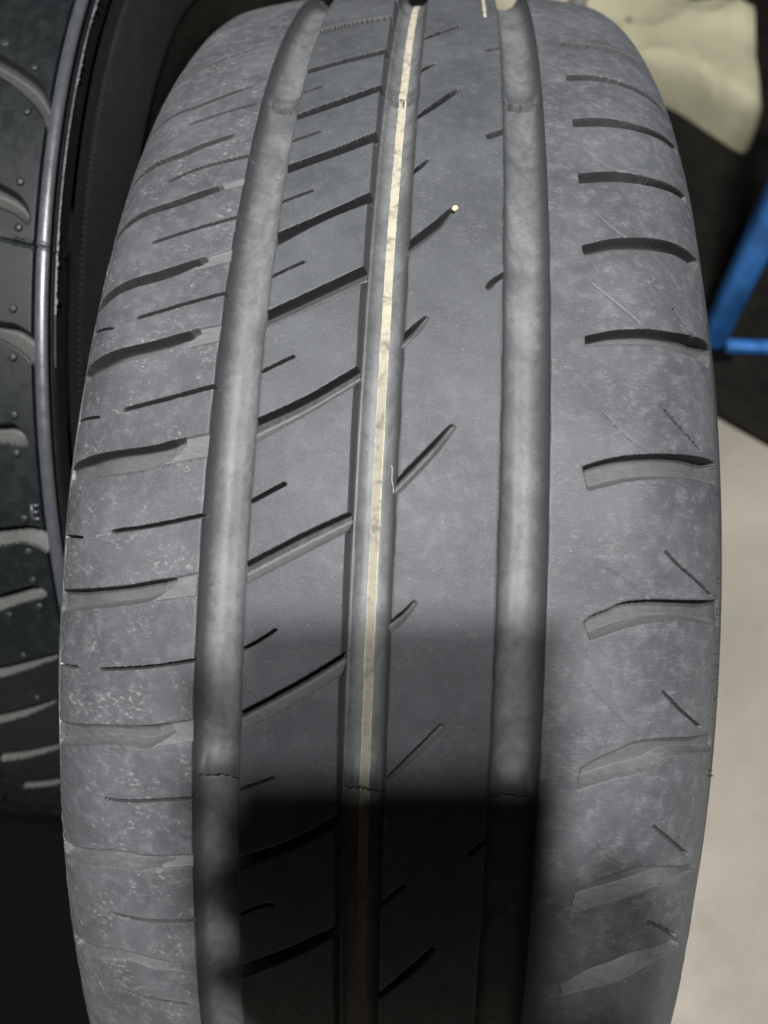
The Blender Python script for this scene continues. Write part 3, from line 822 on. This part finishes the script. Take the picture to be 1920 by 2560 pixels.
# extra slots beyond the top of the frame and the bottom edge, by pitch
polys = list(NEAR_POLY)
for sh in (107.0, 205.0):
    for q in (0, 1):
        polys.append(([(x, y + sh) for x, y in polys[q][0]], [(x, y + sh) for x, y in polys[q][1]]))
for up, lo in polys:
    si, sj = window(nus, nrows, [tuple(p) for p in up + lo], 2)
    if si.start >= si.stop or sj.start >= sj.stop: continue
    s = poly_sd(NU[si, sj], NA[si, sj], up, lo)
    sl_ = seg_dist(NU[si, sj], NA[si, sj], resample(lo)); su_ = seg_dist(NU[si, sj], NA[si, sj], resample(up))
    dd_ = 5.0 * np.minimum(quarter(s / 1.3), np.clip(sl_ / (0.62 * (sl_ + su_) + .05), 0, 1) ** 0.9 + 0.1)
    NSLOT_LIGHT[si, sj] = np.where(s > -.2, 1 - smooth01((sl_ / (sl_ + su_ + 1e-6) - .58) / .2), NSLOT_LIGHT[si, sj])  # paints these slots too: lower flank as lit, upper side as shaded
    ND[si, sj] = np.maximum(ND[si, sj], dd_ + 0.12 * smooth01((s + .6) / .6) * (s < 0))
slot_cells = ND.copy()
# narrow channel, round ridge and ledge at the tread edge
chan = 1.9 * smooth01(1 - np.abs(NU + 3.1) / 0.9)
ridge = -1.25 * np.sqrt(np.clip(1 - (NU / 2.5) ** 2, 0, 1))
ledge = 1.6 * smooth01((NU - 2.4) / 0.7)
ND = np.where(NU < -2.3, np.maximum(ND, chan), ND)
ND = np.where(np.abs(NU) < 2.5, ridge, ND)
ND = np.where(NU > 2.4, ledge, ND)
# seam of the mould segments
sm = -14.7 - 0.18 * NU + (value_noise(NU * .9, NA * 0, 81) - .5) * .8
ND = ND + 0.9 * np.exp(-((NA - sm) / 0.45) ** 2) - 0.35 * smooth01((sm + 2.6 - NA) / 1) * smooth01((NA - sm) / -0.5 + 1) * 0
ND = ND - 0.5 * np.exp(-((NA - sm - 1.4) / 0.7) ** 2) * (value_noise(NU * .8, NA * .8, 82) > .5)
NP = near_surface(nus, nrows, ND)
NNn = normals_of(NP)
mid_i = (len(nrows) // 2, 10)
if (NNn[mid_i] * (NP[mid_i] - NC - np.array([-0.2, 0, 0]))).sum() < 0: NNn = -NNn
cu = 0.5 * (NU[:-1, :-1] + NU[:-1, 1:])
csl = 0.25 * (slot_cells[:-1, :-1] + slot_cells[1:, :-1] + slot_cells[:-1, 1:] + slot_cells[1:, 1:])
ncls = np.where(cu > -2.3, 2, np.where(csl > 0.5, 1, 0))
ncls = np.where(cu > 2.4, 3, ncls)
nlab = components(ncls).ravel()
nF = grid_faces(*NU.shape); nV = NP.reshape(-1, 3); nN = NNn.reshape(-1, 3); nS = np.stack([NU, NA, ND], -1).reshape(-1, 3)
order = np.argsort(nlab, kind='stable')
for grp in np.split(order, np.nonzero(np.diff(nlab[order]))[0] + 1):
    c_ = ncls.ravel()[grp[0]]
    F = nF[grp]; ids_, inv_ = np.unique(F, return_inverse=True)
    nm, mt = (('tread_block', N_TREAD), ('tread_slot', N_SLOT), ('edge_ridge', N_RIDGE), ('edge_ledge', N_SIDE))[c_]
    if len(grp) < 40: nm = 'rubber_crumb'
    near_link(nm, nV[ids_], inv_.reshape(-1, 4), mt, nS[ids_], nN[ids_], slot_light=NSLOT_LIGHT.ravel()[ids_])

# the rest of its ring: inner part of the visible stretch, then the far side
def near_patch(name, us, rows, mat, depth=None, wrap=False):
    A_, U_ = np.meshgrid(rows, us, indexing='ij')
    D_ = depth(U_, A_) if depth else np.zeros(U_.shape)
    P_ = near_surface(us, rows, D_)
    P_[..., 2] = np.maximum(P_[..., 2], 0.0075)
    return near_link(name, P_.reshape(-1, 3), grid_faces(len(rows), len(us), wrap), mat, np.stack([U_, A_, D_], -1).reshape(-1, 3))


def plain_grooves(U, A):
    d = np.zeros(U.shape)
    for g in (-75, -98, -121):
        d = np.maximum(d, 6.5 * quarter((5 - np.abs(U - g)) / 2.5))
    ph = (A + 0.3 * (U + 95)) % 32.47
    d = np.maximum(d, 4.5 * smooth01(1 - np.abs(ph - 16) / 3) * ((U < -135) | (U > -62)) * (U < -6))
    return d


per = 2 * math.pi * 310
near_patch('tread_band', np.arange(-190, -59.9, 1.6), np.linspace(-330, 255 - 0.0, 380), N_TREAD, plain_grooves)
near_patch('tread_band', np.arange(-190, 12.1, 2.0), np.linspace(253, per - 330, 330), N_TREAD, plain_grooves)


def side_ribs(U, A):
    band = smooth01((U - 17.5) / 1.0) * smooth01((52 - U) / 3.0)
    ph = (A + 0.85 * U) / 2.7
    tri = np.clip(np.abs((ph % 1.0) - 0.5) * 4 - 0.6, 0, 1)
    return -band * (1.15 * tri - 0.3)


near_patch('ribbed_sidewall_band', np.concatenate([np.arange(12, 17, 0.5), np.arange(17, 54, 0.5)]), np.arange(-165, 256, 0.34), N_RIBS, side_ribs)
near_patch('sidewall', np.concatenate([[12, 14, 16, 17, 18], np.arange(20, 54.5, 3), [53.6]]).astype(float).__add__(0) if False else np.array([12, 14, 15.5, 16.5, 18, 24, 32, 40, 48, 53.6]), np.linspace(255, per - 165, 240), N_SIDE, lambda U, A: 0 * U)
ue = 53.6
we, re_ = float(np.interp(ue, QU, QW)), float(np.interp(ue, QU, QR))


def near_lathe(name, prof, mat, flip=False):
    pr = np.array(prof); seg = 200
    t = np.linspace(0, 2 * math.pi, seg, endpoint=False)
    P = wheel_point(pr[None, :, 0], pr[None, :, 1], t[:, None]) + NC
    P[..., 2] = np.maximum(P[..., 2], 0.0075)
    F = grid_faces(seg, len(pr), wrap=True)
    return near_link(name, P.reshape(-1, 3), F[:, ::-1] if flip else F, mat, P.reshape(-1, 3) * 1000)


near_lathe('lower_sidewall', bulge(we, re_, we + 0.004, 0.22, we - 0.014, 0.205), N_SIDE)
wl2, rl2 = float(np.interp(-190, QU, QW)), float(np.interp(-190, QU, QR))
near_lathe('sidewall', bulge(wl2, rl2, wl2 - 0.03, 0.25, wl2 + 0.005, 0.205), N_SIDE, True)

# moulding nubs on its shoulder blocks
for (u, a) in NEAR_NUBS:
    j = max(np.searchsorted(nus, u) - 1, 0); i = max(np.searchsorted(nrows, a) - 1, 0)
    flat = u < -20 and a > 60
    rad = 2.2 if flat else 1.6
    prof = [(0, 0.35), (rad * .6, 0.3), (rad, 0.1), (rad, -.3)] if flat else [(0, 1.0), (rad * .6, .95), (rad * .92, .7), (rad, .4), (rad * 1.02, -.4)]
    us_ = np.array([[u, u + .1, u]]); rs_ = np.array([[a, a, a + .1]])
    q = near_surface(us_, rs_, np.zeros((1, 3)))[0]
    ex = q[1] - q[0]; ey = q[2] - q[0]; ex /= np.linalg.norm(ex); ey /= np.linalg.norm(ey); ez = np.cross(ex, ey)
    lean = rng.uniform(-.35, .35, 2)
    V = [q[0] + (ex * (math.cos(t) * r_ + lean[0] * max(h, 0)) + ey * (math.sin(t) * r_ + lean[1] * max(h, 0)) + ez * h) / 1000
         for t in np.linspace(0, 2 * math.pi, 14, endpoint=False) for r_, h in prof]
    near_link('rubber_nub', np.array(V), grid_faces(14, len(prof), wrap=True), N_NUB, np.array(V) * 1000)

# the raised letter E beside the ridge
u0, a0_ = -6.5, -118.4
bars = [((-0.9, -2.6), (-0.2, 2.6)), ((-0.2, 1.9), (1.5, 2.6)), ((-0.2, -0.35), (1.2, 0.35)), ((-0.2, -2.6), (1.5, -1.9))]
V = []; F = []
for (x0, y0), (x1, y1) in [tuple((px * 1.25, py * 1.25) for px, py in b_) for b_ in bars]:
    b = len(V)
    for h, s in ((0.9, 0.0), (-.3, 0.12)):
        for x, y in ((x0 - s, y0 - s), (x1 + s, y0 - s), (x1 + s, y1 + s), (x0 - s, y1 + s)):
            V.append(near_surface(np.array([[u0 + x]]), np.array([[a0_ + y]]), np.array([[-h]]))[0, 0])
    F += [(b, b + 1, b + 2, b + 3)] + [(b + 4 + q, b + 4 + (q + 1) % 4, b + (q + 1) % 4, b + q) for q in range(4)]
near_link('raised_letter', np.array(V), np.array(F), N_RIDGE, np.array(V) * 1000)

# ragged parting-line flash under the ridge
V = []; F = []
fa = np.arange(-60, 200, 0.55)
hh = 0.25 + 1.5 * (value_noise(fa * .8, fa * 0, 91) ** 2) * (value_noise(fa * .06, fa * 0 + 3, 92) > .42) + .5 * (value_noise(fa * 1.6, fa * 0 + 1, 93) - .3)
hh = np.where(value_noise(fa * .045, fa * 0 + 8, 94) > .72, 0.02, np.clip(hh, 0.05, 2))
g_u = np.stack([np.full(fa.shape, 5.6), np.full(fa.shape, 6.0), np.full(fa.shape, 6.5)], 1)
g_d = np.stack([np.full(fa.shape, 1.7), 1.5 - hh, np.full(fa.shape, 1.7)], 1)
fp = near_surface(g_u, np.repeat(fa[:, None], 3, 1), g_d)
near_link('mould_flash', fp.reshape(-1, 3), grid_faces(len(fa), 3), N_FLASH, fp.reshape(-1, 3) * 1000)

# ------------------------------------------------------------------ floor
def floor_mat():
    k = NT('painted_concrete')
    v = k.vec(None)
    big = k.noise(v, 3.0, 5, 0.6, 0.4); mid = k.noise(v, 22, 6, 0.65); fine = k.noise(v, 320, 4, 0.7)
    c = k.mix(k.ramp(big, 0.30, 0.70), (0.235, 0.213, 0.172), (0.355, 0.320, 0.255))
    c = k.mix(k.math('MULTIPLY', k.ramp(mid, 0.5, 0.8), 0.5), c, (0.22, 0.20, 0.165))
    c = k.mix(k.math('MULTIPLY', k.ramp(fine, 0.55, 0.75), 0.25), c, (0.62, 0.56, 0.46))
    return k.out(c, k.ramp(mid, 0.3, 0.7, 0.45, 0.65), k.math('ADD', mid, fine), 0.0006, 0.4)


fl = np.array([(-4, -4, 0), (4, -4, 0), (4, 5, 0), (-4, 5, 0)], float)
tag(link('floor', mesh_np('floor', fl, np.array([[0, 1, 2, 3]]), smooth=False), floor_mat()), 'beige painted concrete workshop floor', kind='structure')


def simple(name, colour, rough=0.6, vary=0.25, scale=60, spec=0.4, dist=0.0003):
    k = NT(name)
    v = k.vec(None)
    n1 = k.noise(v, scale, 6, 0.65, 0.3); n2 = k.noise(v, scale * 6, 4, 0.7)
    dk = tuple(c * (1 - vary) for c in colour); lt = tuple(min(1, c * (1 + vary)) for c in colour)
    c = k.mix(k.ramp(n1, 0.3, 0.7), dk, lt)
    return k.out(c, k.ramp(n1, 0.3, 0.7, rough - .08, rough + .08), k.math('ADD', n1, k.math('MULTIPLY', n2, .3)), dist, spec)


def box(lo, hi, bev=0.0):
    import bmesh
    bm = bmesh.new()
    bmesh.ops.create_cube(bm, size=1)
    lo = Vector(lo); hi = Vector(hi)
    for v in bm.verts:
        v.co = Vector([lo[i] + (v.co[i] + .5) * (hi[i] - lo[i]) for i in range(3)])
    if bev: bmesh.ops.bevel(bm, geom=bm.edges[:], offset=bev, segments=3, affect='EDGES', profile=.5)
    return bm


def bm_obj(name, bm, mat, parent=None, smooth=False):
    me = bpy.data.meshes.new(name)
    bm.to_mesh(me); bm.free()
    if smooth:
        me.polygons.foreach_set('use_smooth', np.full(len(me.polygons), True))
    return link(name, me, mat, parent)


# dark sheet laid in place of floor shade; the far things stand on it
M_SHADE_AND_PAD = simple('shade_and_pad_black', (0.0025, 0.0022, 0.002), 0.9, 0.4, 30, 0.08)  # near-black colour stands in for floor shade; foot pads share it
import bmesh
sheet_bm = bmesh.new()
mp_ = [(0.05, 0.55), (0.30, 0.40), (0.40, 0.325), (0.55, 0.22), (1.6, 0.22), (1.6, 2.6), (-1.2, 2.6), (-1.2, 0.62), (0.0, 0.62)]
fv = [sheet_bm.verts.new((x, y, 0.0)) for x, y in mp_]
fc = sheet_bm.faces.new(fv)
ext = bmesh.ops.extrude_face_region(sheet_bm, geom=[fc])
for v in ext['geom']:
    if isinstance(v, bmesh.types.BMVert): v.co.z = 0.008
bmesh.ops.recalc_face_normals(sheet_bm, faces=sheet_bm.faces[:])
M_FLOOR_SHADE = simple('dark_floor_shade', (0.009, 0.008, 0.006), 0.85, 0.4, 30, 0.15)
tag(bm_obj('shade_sheet', sheet_bm, M_FLOOR_SHADE), 'dark sheet standing in for shaded floor under the blue steel stand', 'mat')

m2 = box((-1.3, -0.62, 0.0), (-0.105, 0.615, 0.007), 0.002)  # added sheet, its blackness replaces shade on the floor at the left
tag(bm_obj('shade_sheet', m2, M_SHADE_AND_PAD), 'black sheet standing in for floor shade under the black unworn tyre', 'mat')

# ------------------------------------------------------------------ blue steel bench at the right
M_BLUE = simple('blue_paint', (0.030, 0.150, 0.43), 0.42, 0.45, 14, 0.5)
bench = empty('steel_stand', (0.36, 0.48, 0))
tag(bench, 'blue painted steel stand with square legs and a low foot rail', 'stand')
bx, by = 0.345, 0.475


def bpart(name, lo, hi, mat, bev):
    bm = box(lo, hi, bev)
    bmesh.ops.translate(bm, vec=(-0.36, -0.48, 0), verts=bm.verts)
    return bm_obj(name, bm, mat, bench, True)


for (x, y) in ((bx, by), (bx + 0.95, by), (bx + 0.32 - .02, by - 0.28), (bx + 0.95, by - 0.28)):
    bpart('leg', (x - .016, y - .016, 0.012), (x + .016, y + .016, 0.70), M_BLUE, 0.010)
    bpart('foot_pad', (x - .026, y - .026, 0.0085), (x + .026, y + .026, 0.0118), M_SHADE_AND_PAD, 0.001)
for y in (by,):
    bpart('foot_rail', (bx + (.0165 if y == by else .5205), y - .0155, 0.010), (bx + .9335, y - .001, 0.023), M_BLUE, 0.003)
for y in (by, by - .28):
    bpart('top_rail', (bx + (.0165 if y == by else .3205), y - .014, 0.66), (bx + .9295, y + .014, 0.688), M_BLUE, 0.003)

# ------------------------------------------------------------------ pale crumpled sack behind the tyre
M_CLOTH = simple('cream_cloth', (0.47, 0.445, 0.30), 0.85, 0.12, 9, 0.2, 0.003)
OUT = np.array([(.20, 1.06), (.30, 1.00), (.362, .952), (.405, .898), (.446, .852), (.460, .872), (.468, .93), (.478, 1.03), (.482, 1.12),
                (.455, 1.19), (.41, 1.23), (.36, 1.30), (.28, 1.42), (.16, 1.50), (.02, 1.50), (-.02, 1.36), (.02, 1.20), (.10, 1.11)])
ctr_ = OUT.mean(0)
dense = resample(np.concatenate([OUT, OUT[:1]]) * 100, 1.6) / 100
rings = [(1.0, 0.0), (1.0, .02), (.985, .05), (.93, .068), (.8, .075), (.62, .07), (.42, .078), (.2, .072), (.02, .075)]
V = []
for f_, h_ in rings:
    q = ctr_ + (dense - ctr_) * f_
    cr = (value_noise(q[:, 0] * 13 + 4, q[:, 1] * 13, 7) - .5) * .085 * (h_ / .07) + (value_noise(q[:, 0] * 34, q[:, 1] * 30 + 9, 8) - .5) * .012 * (h_ / .07)
    V.append(np.stack([q[:, 0], q[:, 1], 0.0085 + np.maximum(h_ + cr, 0) * 0.8], -1))
V = np.array(V)
tag(link('folded_cloth', mesh_np('folded_cloth', V.reshape(-1, 3), grid_faces(*V.shape[:2])), M_CLOTH), 'pale cream cloth lying crumpled on the dark sheet beyond the worn tyre', 'cloth')

M_PIPE = simple('grey_pipe', (0.16, 0.16, 0.13), 0.45, 0.2, 30, 0.5)
import bmesh as _b
pb = _b.new()
_b.ops.create_cone(pb, cap_ends=True, segments=20, radius1=.0135, radius2=.0135, depth=.5)
_b.ops.create_cone(pb, cap_ends=True, segments=20, radius1=.018, radius2=.018, depth=.05, matrix=Matrix.Translation((0, 0, .12)))
dv = Vector((0.10, 1.0, 0.0)).normalized()
for v in pb.verts: v.co = dv.to_track_quat('Z', 'Y').to_matrix() @ v.co + Vector((0.222, 1.27, 0.098))
tag(bm_obj('steel_pipe', pb, M_PIPE, None, True), 'grey steel pipe with a collar lying on the pale cream cloth', 'pipe')

# ------------------------------------------------------------------ small things on the worn tyre
def blob(name, centre, ex, ey, ez, rx, ry, rz, mat, seed):
    bm = bmesh.new(); bmesh.ops.create_icosphere(bm, subdivisions=3, radius=1)
    V = np.array([v.co[:] for v in bm.verts])
    f = 1 + 0.35 * (value_noise(V[:, 0] * 1.6 + 9, V[:, 1] * 1.6 + V[:, 2] * 1.3 + 20, seed) - .5)
    V = V * f[:, None]
    W_ = centre + (V[:, :1] * ex * rx + V[:, 1:2] * ey * ry + V[:, 2:] * ez * rz) / 1000
    for v, q in zip(bm.verts, W_): v.co = q
    return bm_obj(name, bm, mat, None, True)


M_STONE = simple('tan_stone', (0.62, 0.52, 0.34), 0.7, 0.2, 900, 0.4, 0.0001)
p_, ex_, ey_, ez_ = on_tread(13.0, 104.4, -0.45)
tag(blob('pebble', p_, ex_, ey_, ez_, 0.95, 1.15, 0.9, M_STONE, 5), 'tiny tan pebble wedged in the end of a slanted tread slot', 'stone')


def tube(pts, rad, n=6):
    P = np.array(pts); V = []
    for i, p in enumerate(P):
        d = P[min(i + 1, len(P) - 1)] - P[max(i - 1, 0)]; d /= np.linalg.norm(d) + 1e-12
        a = np.cross(d, [0.3, 0.2, 0.9]); a /= np.linalg.norm(a); b = np.cross(d, a)
        V += [p + (a * math.cos(2 * math.pi * k / n) + b * math.sin(2 * math.pi * k / n)) * rad for k in range(n)]
    F = [(i * n + k, i * n + (k + 1) % n, (i + 1) * n + (k + 1) % n, (i + 1) * n + k) for i in range(len(P) - 1) for k in range(n)]
    return np.array(V), np.array(F)


M_LINT = simple('pale_lint', (0.62, 0.60, 0.54), 0.9, 0.1, 100, 0.2)
lint = []
for s in np.linspace(0, 1, 26):
    u = -0.95 + 0.75 * s + 0.10 * math.sin(s * 9) ; a = 27.0 - 7.4 * s
    lint.append(on_tread(u, a, -1.6 + 0.5 * s + 0.1 * math.sin(s * 13))[0])
V, F = tube(lint, 0.00007)
tag(link('lint_thread', mesh_np('lint_thread', V, F), M_LINT), 'short pale thread of lint caught on the right wall of the middle groove', 'thread')

# ------------------------------------------------------------------ the phone that takes the picture, its lens at the camera
M_PHONE = simple('phone_shell', (0.02, 0.02, 0.022), 0.3, 0.1, 40)
ph = empty('mobile_phone', CAM_POS)
tag(ph, 'black mobile phone held above the worn tyre, back camera facing its tread', 'phone')
RC3 = np.array(CAM_ROT)


def cam_box(name, lo, hi, bev, mat):
    bm = box(lo, hi, bev)
    for v in bm.verts:
        v.co = Vector(RC3 @ np.array(v.co[:]))
    return bm_obj(name, bm, mat, ph, False)


cam_box('phone_body', (-0.044, -0.150, 0.0065), (0.031, PHONE_TOP, 0.0145), 0.0025, M_PHONE)
cam_box('lens_ring', (-0.008, -0.008, 0.004), (0.008, 0.008, 0.0064), 0.001, M_PHONE)


# ------------------------------------------------------------------ the hand that holds the phone (its fingers shade the left groove)
def capsule_chain(bm, pts, radii, n=12):
    """one rounded, tapering limb segment chain added to bm"""
    rings_ = []
    P = [np.array(p, float) for p in pts]
    fine_p, fine_r = [], []
    for i in range(len(P) - 1):
        for q in np.linspace(0, 1, 8, endpoint=False):
            fine_p.append(P[i] * (1 - q) + P[i + 1] * q); fine_r.append(radii[i] * (1 - q) + radii[i + 1] * q)
    fine_p.append(P[-1]); fine_r.append(radii[-1])
    for p, r_ in zip(fine_p, fine_r):
        bmesh.ops.create_icosphere(bm, subdivisions=2, radius=r_, matrix=Matrix.Translation(Vector(p)))


hb = bmesh.new()
# palm and wrist, behind the lower half of the phone's back
for row in range(7):
    y = -0.125 + row * 0.0125
    capsule_chain(hb, [(-0.012, y, -0.007), (0.012, y, -0.009), (0.036, y, -0.005)], [0.0125, 0.0135, 0.0125])
capsule_chain(hb, [(0.014, -0.115, -0.008), (0.020, -0.165, -0.006), (0.030, -0.24, 0.0)], [0.020, 0.024, 0.027])
fingers = ((0.010, 0.0085, 0.0), (-0.013, 0.009, -0.002), (-0.037, 0.0088, -0.002), (-0.060, 0.0075, 0.0))
roots = ((-0.014, -0.045), (-0.016, -0.062), (-0.014, -0.082), (-0.010, -0.102))
for (fy, rad, dz), (rx, ry) in zip(fingers, roots):
    capsule_chain(hb, [(rx, ry, -0.006), ((rx - 0.046) / 2, (ry + fy) / 2 - 0.002, -0.0055 + dz * .3), (-0.0485, fy - 0.002, -0.002), (-0.0515, fy + 0.001, 0.010), (-0.047, fy + 0.003, 0.0215), (-0.041, fy + 0.004, 0.0235)],
                  [rad * 1.1, rad, rad * .95, rad * .9, rad * .82, rad * .7])
# thumb along the right edge
capsule_chain(hb, [(0.036, -0.10, -0.004), (0.047, -0.075, 0.006), (0.049, -0.05, 0.016), (0.042, -0.028, 0.025)], [0.013, 0.0115, 0.0105, 0.009])
for v in hb.verts:
    v.co = Vector(RC3 @ np.array(v.co[:])) + Vector(CAM_POS)
hm = bpy.data.meshes.new('hand_cage'); hb.to_mesh(hm); hb.free()
ho = bpy.data.objects.new('hand', hm); col.objects.link(ho)
rm = ho.modifiers.new('skin', 'REMESH'); rm.mode = 'VOXEL'; rm.voxel_size = 0.0014
sm_ = ho.modifiers.new('smooth', 'SMOOTH'); sm_.iterations = 6; sm_.factor = 0.5
dg = bpy.context.evaluated_depsgraph_get()
solid = bpy.data.meshes.new_from_object(ho.evaluated_get(dg))
ho.modifiers.clear(); ho.data = solid; solid.name = 'hand'
solid.polygons.foreach_set('use_smooth', np.full(len(solid.polygons), True))
solid.materials.clear(); solid.materials.append(simple('skin', (0.52, 0.33, 0.24), 0.55, 0.1, 90))
tag(ho, 'bare right hand gripping the black phone, fingertips curled round its left edge', 'hand')
